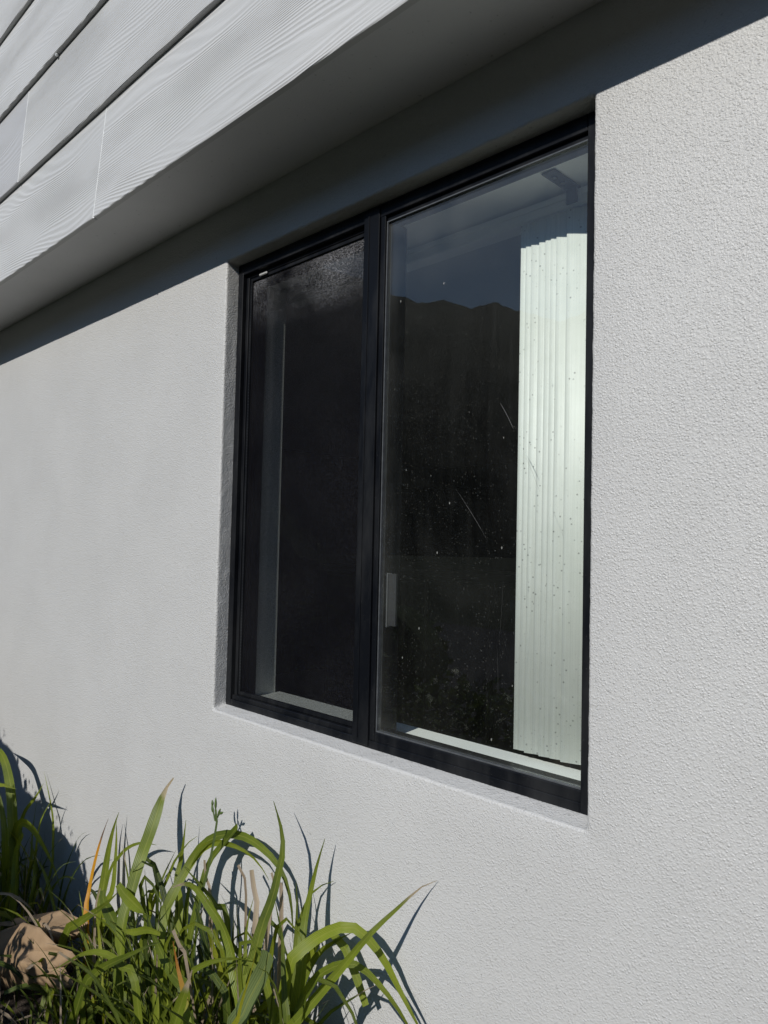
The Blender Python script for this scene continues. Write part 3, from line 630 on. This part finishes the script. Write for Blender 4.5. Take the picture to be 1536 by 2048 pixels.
for i, xf in enumerate(xs):
    n, v, f = 8, [], []
    th = math.radians(17+VC.uniform(-1.5, 1.5)); W = .089
    zt, zb_ = 2.256, 1.112+.0+VC.uniform(-.002, .002)
    for k in range(n+1):
        t = k/n; along = t*W; bow = .0006*math.sin(t*PI)
        x = along*math.cos(th)+bow*math.sin(th); y = along*math.sin(th)-bow*math.cos(th)
        for z in (zb_, zt): v.append((xf+x, .190+y, z))
    for k in range(n): a = k*2; f.append((a, a+2, a+3, a+1))
    o = local(pyobj('vane', v, f, M['vane'], smooth=True), blind)
    s = o.modifiers.new('s', 'SOLIDIFY'); s.thickness = .0011; s.offset = 1
# dim furniture; the unseen white bed is added to bounce sun upward
bed = thing('bed', 'added white bed hidden below the sill, bouncing sun onto the blind rail', 'bed', (-1.6, 1.0, RZ0))
def lb(par, name, d, m, bev=.004): return local(boxobj(name, d, m, None, bev), par)
lb(bed, 'bounce_bed_base', (-2.5, -.6, .28, 1.75, .12, .32), M['dark_wood']); lb(bed, 'bounce_mattress', (-2.5, -.6, .27, 1.76, .322, .56), simple('bounce_cover', (.8, .8, .79), .8, .03, 6, .003, 20), .03)
cab = thing('cabinet', 'low dark cabinet standing deep inside the unlit room', 'cabinet', (-3.2, 2.75, RZ0))
def lb(par, name, d, m, bev=.004): return local(boxobj(name, d, m, None, bev), par)
lb(cab, 'carcass', (-4.3, -2.2, 2.53, 3.0, .16, 1.33), M['dark_wood']); lb(cab, 'top', (-4.33, -2.17, 2.5, 3.02, 1.331, 1.37), simple('cabinet_top', (.06, .06, .065), .35))
for k in range(4): lb(cab, 'door', (-4.28+k*.52, -3.80+k*.52, 2.512, 2.529, .2, 1.3), M['dark_wood'])
tv = thing('television', 'black flat screen on the dark cabinet inside the room', 'television', (-3.3, 2.7, 1.37))
lb(tv, 'screen', (-3.75, -2.92, 2.68, 2.72, 1.42, 1.93), simple('tv_black', (.006, .006, .007), .25)); lb(tv, 'stand', (-3.5, -3.15, 2.62, 2.8, 1.371, 1.419), M['dark_wood'])

# ------------------------------------------------------------ plants
def catmull(P_, n):
    P_ = [P_[0]*2-P_[1]]+list(P_)+[P_[-1]*2-P_[-2]]; out = []
    L = [0]
    segs = len(P_)-3
    for i in range(n+1):
        t = i/n*segs; k = min(int(t), segs-1); u = t-k
        a, b, c, d = P_[k:k+4]
        out.append(.5*((2*b)+(c-a)*u+(2*a-5*b+4*c-d)*u*u+(3*b-a-3*c+d)*u**3))
    return out
def resample(P_, n):
    q = catmull(P_, 60); s = [0]
    for a, b in zip(q, q[1:]): s.append(s[-1]+(b-a).length)
    out = []; j = 0
    for i in range(n+1):
        d = s[-1]*i/n
        while j < len(s)-2 and s[j+1] < d: j += 1
        u = (d-s[j])/max(1e-9, s[j+1]-s[j]); out.append(q[j].lerp(q[j+1], u))
    return out
def leaf_mesh(pts, W, kind, rnd, n=16, twist=0.0, nref=None, join=None, tone=0.0):
    P_ = resample([Vector(p) for p in pts], n); v, f, uv = [], [], []
    nref = nref or Vector((.45, -1, .55)).normalized()
    ph = rnd.uniform(0, 6)
    for i, p in enumerate(P_):
        t = i/n
        T = (P_[min(i+1, n)]-P_[max(i-1, 0)]).normalized()
        side = T.cross(nref)
        side = side.normalized() if side.length > .05 else T.cross(Vector((0, 0, 1))).normalized()
        if i and side.dot(ps) < 0: side = -side
        ps = side
        side = Matrix.Rotation(twist*t+.22*math.sin(ph+t*5), 3, T) @ side
        nn = side.cross(T).normalized()
        if nn.dot(nref) < 0: nn = -nn
        if kind == 'blunt': w = .55+.45*min(1, t*2.2); w *= 1 if t < .96 else .8
        elif kind == 'torn': w = (.55+.45*min(1, t*2.2))*(1 if t < .88 else max(.12, 1-(t-.88)*9))
        elif kind == 'stem': w = 1-.45*t
        elif kind == 'dry': w = .7+.3*math.sin(ph+t*7)
        else: w = (.5+.5*min(1, t*2.4))*(1-max(0, (t-.5)/.5)**1.9)
        w = max(w, .04)*W*.5
        fold = .30 if kind != 'dry' else .5
        wob = .05*math.sin(ph*2+t*17)*w
        for a, dpt in ((-1, 0), (-.5, .6), (0, 1), (.5, .6), (1, 0)):
            q = p+side*(w*a)-nn*(w*fold*dpt)+nn*(wob*a)
            if q.y > -.002: q.y = -.002-.0001*i
            v.append(q); uv.append(((a+1)/2, t))
    b0 = 0 if join is None else len(join[0])
    for i in range(n):
        for k in range(4): a = b0+i*5+k; f.append((a, a+1, a+6, a+5))
    if join is not None: join[0].extend(v); join[1].extend(f); join[2].extend(uv); join[3].extend([tone]*len(v)); return
    return v, f, uv
def mesh_from(name, v, f, uv, m, parent, tones=None):
    me = bpy.data.meshes.new(name); me.from_pydata([tuple(q) for q in v], [], f); me.update()
    l = me.uv_layers.new(name='UVMap'); vi = [0]*len(me.loops); me.loops.foreach_get('vertex_index', vi)
    flat = []
    for i in vi: flat.extend(uv[i])
    l.data.foreach_set('uv', flat)
    if tones:
        a = me.attributes.new('tone', 'FLOAT', 'POINT'); a.data.foreach_set('value', tones)
    me.polygons.foreach_set('use_smooth', [True]*len(me.polygons))
    o = obj(name, me, m); 
    if parent: local(o, parent)
    return o
BASE = {'R': (-1.33, -.17), 'C': (-1.62, -.19), 'L': (-2.12, -.15), 'F': (-1.84, -.36), 'S': (-2.92, -.16)}
LAB = {'R': 'strap leaved plant furthest right, with a long leaf leaning onto the wall',
       'C': 'strap leaved plant under the window carrying the budded flower stalk and arching leaves',
       'L': 'strap leaved plant with one orange leaf, left of the budded stalk',
       'F': 'low strap leaved plant in front, its thin leaf crossing the brown paper',
       'S': 'shaded strap leaved plant at the far left beside the big shadow'}
CL = {k: thing('strap_leaf_plant', LAB[k], 'plant', (*BASE[k], 0), 'strap leaved plants growing along the wall') for k in BASE}
rl = random.Random(11)
for c, kind, W, pts, opt in LEAVES:
    bx, by = BASE[c]; p0 = Vector(pts[0]); p1 = Vector(pts[1])
    pp = [Vector(p) for p in pts]
    if p0.z > .12 and not (kind == 'dry' and c == 'S') and (p0.z < pp[len(pp)//2].z or c == 'S'):
        b = Vector((bx+rl.uniform(-.09, .09), by+rl.uniform(-.05, .04), 0)); b.x = b.x*.45+p0.x*.55
        dn = (p0-p1).normalized(); mid = p0.lerp(b, .45)+dn*min(.1, p0.z*.2)
        pp = [b, mid]+pp
    k2 = {'stalk': 'stem', 'orange': 'g', 'orange2': 'g', 'yellow': 'g'}.get(kind, kind)
    m = 'leaf_g'
    if opt == 'drytip': m = 'leaf_drytip'
    if opt == 'pale': m = 'leaf_pale'
    if kind in ('yellow', 'orange', 'orange2', 'dry'): m = 'leaf_'+kind
    if kind == 'stalk': m = 'stalk'
    n = 10+2*len(pp)
    if opt == 'drytip' and kind == 'blunt': k2 = 'torn'
    v, f, uv = leaf_mesh(pp, W*1.08, k2, rl, n, rl.uniform(-.3, .3))
    nm = {'stalk': 'flower_stalk', 'dry': 'dry_leaf', 'stem': 'leaf'}.get(kind, 'leaf')
    o = mesh_from(nm, v, f, uv, M[m], CL[c])
    if kind == 'orange': o['label'] = 'orange leaf with a withered brown tip'
    if kind == 'yellow': o['label'] = 'yellowing leaf'
    if kind == 'stalk':
        top = Vector(pts[-1])
        for dx, dz, L_, ax in ((0, .0, .03, (0, 0, 1)), (-.011, -.012, .022, (-.35, 0, 1)), (.013, -.014, .024, (.45, 0, 1)), (.022, -.006, .016, (.9, 0, .5)), (-.014, .006, .013, (-.2, 0, 1))):
            bm = bmesh.new(); bmesh.ops.create_uvsphere(bm, u_segments=8, v_segments=8, radius=1)
            A = Vector(ax).normalized()
            for vv in bm.verts:
                q = vv.co.copy(); r_ = (1-.35*q.z)
                vv.co = Vector((q.x*.0033*r_, q.y*.0033*r_, q.z*L_*.5+L_*.5))
            bm.transform(Matrix.Translation(top+Vector((dx, 0, dz))) @ A.to_track_quat('Z', 'Y').to_matrix().to_4x4())
            # pedicel
            q0 = top+Vector((dx*.1, 0, -.03)); q1 = top+Vector((dx, 0, dz+.002))
            bmesh.ops.create_cone(bm, cap_ends=False, segments=6, radius1=.0016, radius2=.0012, depth=(q1-q0).length,
                                  matrix=Matrix.Translation((q0+q1)/2) @ (q1-q0).to_track_quat('Z', 'Y').to_matrix().to_4x4())
            for fc in bm.faces: fc.smooth = True
            b_ = obj('bud', bm, M['stalk']); b_.parent = o
            b_.matrix_parent_inverse = Matrix.Translation(-Vector(CL[c].location))
            b_.matrix_parent_inverse = Matrix.Identity(4)
# filler leaves: arching out of each crown
def filler(c, n, zmax, lmin, lmax, rnd, spread=.09, w0=.007, w1=.018):
    bx, by = BASE[c]
    for i in range(n):
        az = rnd.uniform(0, 2*PI); lean = rnd.uniform(.05, .75); L_ = rnd.uniform(lmin, lmax)
        d = Vector((math.cos(az), math.sin(az)*.8, 0))
        if d.y > 0: d.y *= .35
        p = Vector((bx+rnd.gauss(0, spread*1.6), min(-.035, by+rnd.gauss(0, spread*.7)), .0)); pts = [p.copy()]
        a = lean*.45; st = L_/7; bend = rnd.uniform(.08, .34)*(.5+lean)
        for s_ in range(7):
            p = p+(d*math.sin(a)+Vector((0, 0, math.cos(a))))*st; a += bend*(s_+1)*.30
            if p.y > -.012: p.y = -.012-.01*rnd.random()
            if p.z < .02: p.z = .02
            pts.append(p.copy())
        top = max(q.z for q in pts)
        if top > zmax:
            s = zmax/top*rnd.uniform(.86, 1); pts = [Vector((q.x, q.y, q.z*s)) for q in pts]
        q = rnd.random(); m = 'leaf_shade' if q < .62 else 'leaf_g' if q < .74 else 'leaf_drytip' if q < .90 else 'leaf_pale' if q < .905 else 'leaf_yellow' if q < .95 else 'leaf_dry'
        v, f, uv = leaf_mesh(pts, rnd.uniform(w0, w1)*(.45 if m == 'leaf_dry' else 1), 'blunt' if rnd.random() < .12 else 'g', rnd, 13, rnd.uniform(-.6, .6),
                             (d*.6+Vector((0, -.5, .8))).normalized())
        mesh_from('leaf' if m != 'leaf_dry' else 'dry_leaf', v, f, uv, M[m], CL[c])
rf = random.Random(5)
filler('R', 70, .70, .45, .80, rf, .07)
filler('C', 76, .70, .45, .80, rf, .085)
filler('L', 80, .43, .35, .62, rf, .09)
filler('F', 60, .33, .30, .50, rf, .085)
filler('S', 90, .52, .35, .65, rf, .10)
filler('R', 70, .52, .35, .6, rf, .10); filler('C', 60, .48, .3, .55, rf, .11); filler('L', 30, .38, .25, .45, rf, .12)
filler('R', 34, .66, .5, .8, rf, .10, .015, .025); filler('C', 34, .62, .5, .75, rf, .11, .014, .024); filler('L', 14, .42, .35, .5, rf, .10, .012, .02)
# upright leaves thickening the two crowns under the window
def upright(c, n, x0, x1, z0, z1, rnd):
    for i in range(n):
        x = rnd.uniform(x0, x1); y = -rnd.uniform(.06, .24); h = rnd.uniform(z0, z1)-.25*max(0, x+1.28)
        lx = rnd.gauss(0, .10); ly = rnd.uniform(-.05, .05)
        pts = [Vector((x, y, 0)), Vector((x+lx*.15, y+ly*.2, h*.4)), Vector((x+lx*.5, y+ly*.6, h*.78)), Vector((x+lx, y+ly, h))]
        if rnd.random() < .42:
            k = rnd.choice((-1, 1)); b = rnd.uniform(.05, .12); yb = min(-.02, y+ly)
            pts += [Vector((x+lx+k*b, yb-.01, h+.012)), Vector((x+lx+k*b*1.9, yb-.015, h-b*.9))]
        for q in pts: q.y = min(q.y, -.015)
        q = rnd.random(); m = 'leaf_g' if q < .55 else 'leaf_shade' if q < .82 else 'leaf_drytip' if q < .93 else 'leaf_yellow' if q < .95 else 'leaf_dry'
        v, f, uv = leaf_mesh(pts, rnd.uniform(.009, .020)*(.6 if m == 'leaf_dry' else 1), 'blunt' if rnd.random() < .1 else 'g', rnd, 16, rnd.uniform(-.9, .9))
        mesh_from('leaf' if m != 'leaf_dry' else 'dry_leaf', v, f, uv, M[m], CL[c])
upright('R', 52, -1.46, -1.20, .42, .70, rf)
upright('C', 52, -1.85, -1.42, .38, .68, rf)
upright('L', 16, -2.30, -1.95, .28, .42, rf)
# withered leaves and thatch low in the bed, uncountable
J = ([], [], [], [])
for i in range(1500):
    x = rf.uniform(-3.6, -1.0); y = rf.uniform(-.5, -.01)
    if abs(x+2.52) < .17 and y < -.1: continue
    p = Vector((x, y, rf.uniform(-.01, .04))); az = rf.uniform(0, 6.28); up = rf.uniform(0, 1.5); L_ = rf.uniform(.05, .26)
    d = Vector((math.cos(az)*math.cos(up), math.sin(az)*math.cos(up), math.sin(up)))
    e = p+d*L_; mid = (p+e)/2+Vector((0, 0, L_*.12)); e.y = min(e.y, -.006); mid.y = min(mid.y, -.006)
    leaf_mesh([p, mid, e], rf.uniform(.003, .010), 'dry', rf, 5, 1.0, Vector((rf.uniform(-1, 1), -1, .6)).normalized(), J, rf.random())
th = mesh_from('leaf_litter', *J[:3], M['leaf_dry'], None, J[3]); tag(th, 'dry withered leaf litter and stubble under the plants', 'leaf litter', kind='stuff')

# ------------------------------------------------------------ crumpled brown paper bag
def paper(name, pts, faces, par, sub=3, amp=.006, seed=0):
    bm = bmesh.new(); vs_ = [bm.verts.new(p) for p in pts]
    for f_ in faces: bm.faces.new([vs_[i] for i in f_])
    bmesh.ops.triangulate(bm, faces=bm.faces)
    bmesh.ops.subdivide_edges(bm, edges=bm.edges, cuts=sub, use_grid_fill=True)
    for _ in range(3): bmesh.ops.smooth_vert(bm, verts=[v for v in bm.verts if not v.is_boundary], factor=.5, use_axis_x=True, use_axis_y=True, use_axis_z=True)
    for v in bm.verts:
        q = v.co*16; n_ = noise.noise(q+Vector((seed, 0, 0)))
        r_ = 1-abs(noise.noise(v.co*30+Vector((0, seed, 0))))*2
        v.co += Vector((.3, -1, .4)).normalized()*(n_*amp*1.6+r_*amp*.15)
    for fc in bm.faces: fc.smooth = True
    o = obj(name, bm, M['paper']); s = o.modifiers.new('s', 'SOLIDIFY'); s.thickness = .0007
    return local(o, par)
bag = thing('paper_bag', 'crumpled torn brown kraft paper bag lying among the leaves at the lower left', 'bag', (-2.45, -.25, .02))
FR = {'a': (-3.1666, -0.2, -0.0174), 'b': (-2.7842, -0.22, 0.1689), 'c': (-2.4276, -0.27, 0.3476), 'd': (-2.2731, -0.28, 0.3941), 'e': (-2.204, -0.28, 0.392), 'e2': (-2.1416, -0.28, 0.3914), 'f': (-2.0872, -0.26, 0.392), 'g': (-2.0726, -0.25, 0.3738), 'h': (-2.1161, -0.27, 0.3417), 'i': (-2.148, -0.3, 0.3344), 'j': (-2.2332, -0.34, 0.331), 'k': (-2.4979, -0.31, 0.1717), 'l': (-2.9616, -0.27, -0.1057), 'm': (-2.5167, -0.29, 0.2593), 'n': (-2.3201, -0.31, 0.3216), 'o': (-2.7208, -0.3, 0.1179), 'p': (-2.3242, -0.31, 0.3562)}
BK = {'a': (-3.0591, -0.2, 0.0795), 'b': (-2.6924, -0.22, 0.237), 'c': (-2.7274, -0.2, 0.224), 'd': (-2.5652, -0.17, 0.2901), 'e': (-2.4335, -0.15, 0.3441), 'f': (-2.4101, -0.14, 0.3383), 'g': (-2.2868, -0.13, 0.3541), 'h': (-2.2895, -0.14, 0.3202), 'i': (-2.3429, -0.16, 0.2824), 'j': (-2.3506, -0.2, 0.2876), 'k': (-2.3703, -0.235, 0.3345), 'l': (-2.4728, -0.22, 0.3185), 'm': (-2.6469, -0.235, 0.241)}
def tri(D, names): ks = list(D); return [D[k] for k in ks], [tuple(ks.index(c) for c in n.split()) for n in names]
p, f = tri(FR, ['b c p m', 'c d p', 'd e n p', 'e e2 n', 'e2 f n', 'f g i n', 'g h i', 'm p n', 'm n j', 'n i j', 'b m o a', 'm j k o', 'o k l a'])
o = paper('front_sheet', p, f, bag, 4, .0016, 1)
p, f = tri(BK, ['a b m', 'b c d l', 'b l m', 'd e f l', 'f k l', 'f g h k', 'h i j k'])
o = paper('back_sheet', p, f, bag, 4, .0016, 4); o['label'] = 'folded back flap glowing orange brown'
# underside and body behind, so that the bag is a volume
low = {k: (v[0]+.03, v[1]+.02, max(.01, v[2]-.05)) for k, v in FR.items() if k in 'ghijkl'}
D2 = {**{k: FR[k] for k in ('h', 'i', 'j', 'k', 'l')}, **{'L'+k: low[k] for k in ('h', 'i', 'j', 'k', 'l')}}
p, f = tri(D2, ['h i Li Lh', 'i j Lj Li', 'j k Lk Lj', 'k l Ll Lk'])
paper('under_sheet', p, f, bag, 3, .003, 8)

# ------------------------------------------------------------ shrub outside the picture whose shadow falls on the wall at the left
shrub = thing('shrub', 'leafy shrub standing off to the left, its shadow lying on the lower left wall', 'shrub', (-3.3, -1.32, 0))
outl = [(-3.60, 1.75), (-3.27, 1.467), (-3.10, 1.447), (-3.02, 1.40), (-2.99, 1.327), (-2.78, 1.32), (-2.67, 1.27), (-2.46, 1.243), (-2.36, 1.18), (-2.29, 1.12), (-2.24, 1.0)]
def top(x):
    if x <= outl[0][0]: return 1.75+.2*min(1, (outl[0][0]-x))
    for a, b in zip(outl, outl[1:]):
        if a[0] <= x <= b[0]: return a[1]+(b[1]-a[1])*(x-a[0])/(b[0]-a[0])
    return 0
def bot(x): return .90-(max(0, -2.5-x))*.45
rs = random.Random(21); v, f, uv, tn = [], [], [], []
cnt = 0
while cnt < 17000:
    x = rs.uniform(-4.6, -2.24); y = rs.uniform(-1.62, -1.08); z = rs.uniform(.3, 2.0)
    if not bot(x) < z < top(x)-.015-.0*abs(y+1.3): continue
    cnt += 1
    p = Vector((x, y, z)); L_ = rs.uniform(.045, .075)*(1 if z < top(x)-.10 else .35)
    d = Vector((rs.gauss(0, 1), rs.gauss(0, 1), rs.gauss(0, 1))).normalized(); s_ = d.orthogonal().normalized()*L_*.33
    s_ = Matrix.Rotation(rs.uniform(0, 6.28), 3, d) @ s_
    b = len(v); q = [p-d*L_/2, p-d*L_*.1+s_, p+d*L_/2, p-d*L_*.1-s_]
    if any(t.z > min(top(t.x), top(t.x+.07))-.035 or t.x > -2.33 or t.z < bot(t.x)-.02 for t in q): cnt -= 1; continue
    v += q; uv += [(.5, 0), (1, .5), (.5, 1), (0, .5)]; f.append((b, b+1, b+2, b+3)); tn += [rs.random()]*4
o = mesh_from('foliage', v, f, uv, M['leaf_shrub'], shrub, tn); o['kind'] = 'stuff'
cv, cf = [], []; m_ = 60
for i in range(m_+1):
    x = -4.4+2.13*i/m_; hi = top(x)-.010; lo = min(hi-.02, bot(x)+.04)
    for k in range(10):
        a_ = 2*PI*k/10; zc = (hi+lo)/2+(hi-lo)/2*max(-1, min(1, 1.4*math.cos(a_)))
        cv.append((x, -1.33+.13*math.sin(a_)*(1+.4*noise.noise(Vector((x*8, k, 0)))), zc+.006*noise.noise(Vector((x*25, k, 4)))))
for i in range(m_):
    for k in range(10): a_ = i*10+k; b_ = i*10+(k+1) % 10; cf.append((a_, b_, b_+10, a_+10))
cf += [tuple(range(10)), tuple(m_*10+9-k for k in range(10))]
local(pyobj('inner_foliage', cv, cf, simple('dense_inner_leaves', (.03, .05, .015), .9, .4, 40, .01, 60)), shrub)
for k, (tx_, ty_, tz_) in enumerate(((-3.9, -1.4, 1.5), (-3.3, -1.25, 1.25), (-2.8, -1.35, 1.15), (-3.5, -1.45, 1.4), (-2.5, -1.3, 1.05))):
    bm = bmesh.new(); P0 = Vector((-3.3+k*.02, -1.32, 0)); pr = []
    for i in range(9):
        t = i/8; c_ = P0.lerp(Vector((tx_, ty_, tz_)), t)+Vector((0, 0, .12*math.sin(t*PI))); r_ = .022*(1-.75*t)
        pr.append([bm.verts.new(c_+Vector((math.cos(a_)*r_, math.sin(a_)*r_, 0))) for a_ in (j*PI/3 for j in range(6))])
    for a_, b_ in zip(pr, pr[1:]):
        for j in range(6): bm.faces.new((a_[j], a_[(j+1) % 6], b_[(j+1) % 6], b_[j]))
    local(obj('branch', bm, M['bark']), shrub)
# low hedge behind the photographer that keeps the foot of the bed in shade
hedge = thing('hedge', 'low dark hedge standing out in front of the planting bed, outside the picture', 'hedge', (-2.2, -1.35, 0))
v, f, uv, tn = [], [], [], []
for i in range(9000):
    x = rs.uniform(-3.6, -.75); y = rs.uniform(-1.6, -1.12); z = rs.uniform(.05, .93+.05*noise.noise(Vector((x*3, 0, 0)))-.12*max(0, x+1.5))
    p = Vector((x, y, z)); L_ = rs.uniform(.04, .07)
    d = Vector((rs.gauss(0, 1), rs.gauss(0, 1), rs.gauss(0, 1))).normalized(); s_ = d.orthogonal().normalized()*L_*.33
    s_ = Matrix.Rotation(rs.uniform(0, 6.28), 3, d) @ s_
    b = len(v); v += [p-d*L_/2, p-d*L_*.1+s_, p+d*L_/2, p-d*L_*.1-s_]; uv += [(.5, 0), (1, .5), (.5, 1), (0, .5)]; f.append((b, b+1, b+2, b+3)); tn += [rs.random()]*4
o = mesh_from('foliage', v, f, uv, M['leaf_shrub'], hedge, tn); o['kind'] = 'stuff'
bpy.context.view_layer.update()
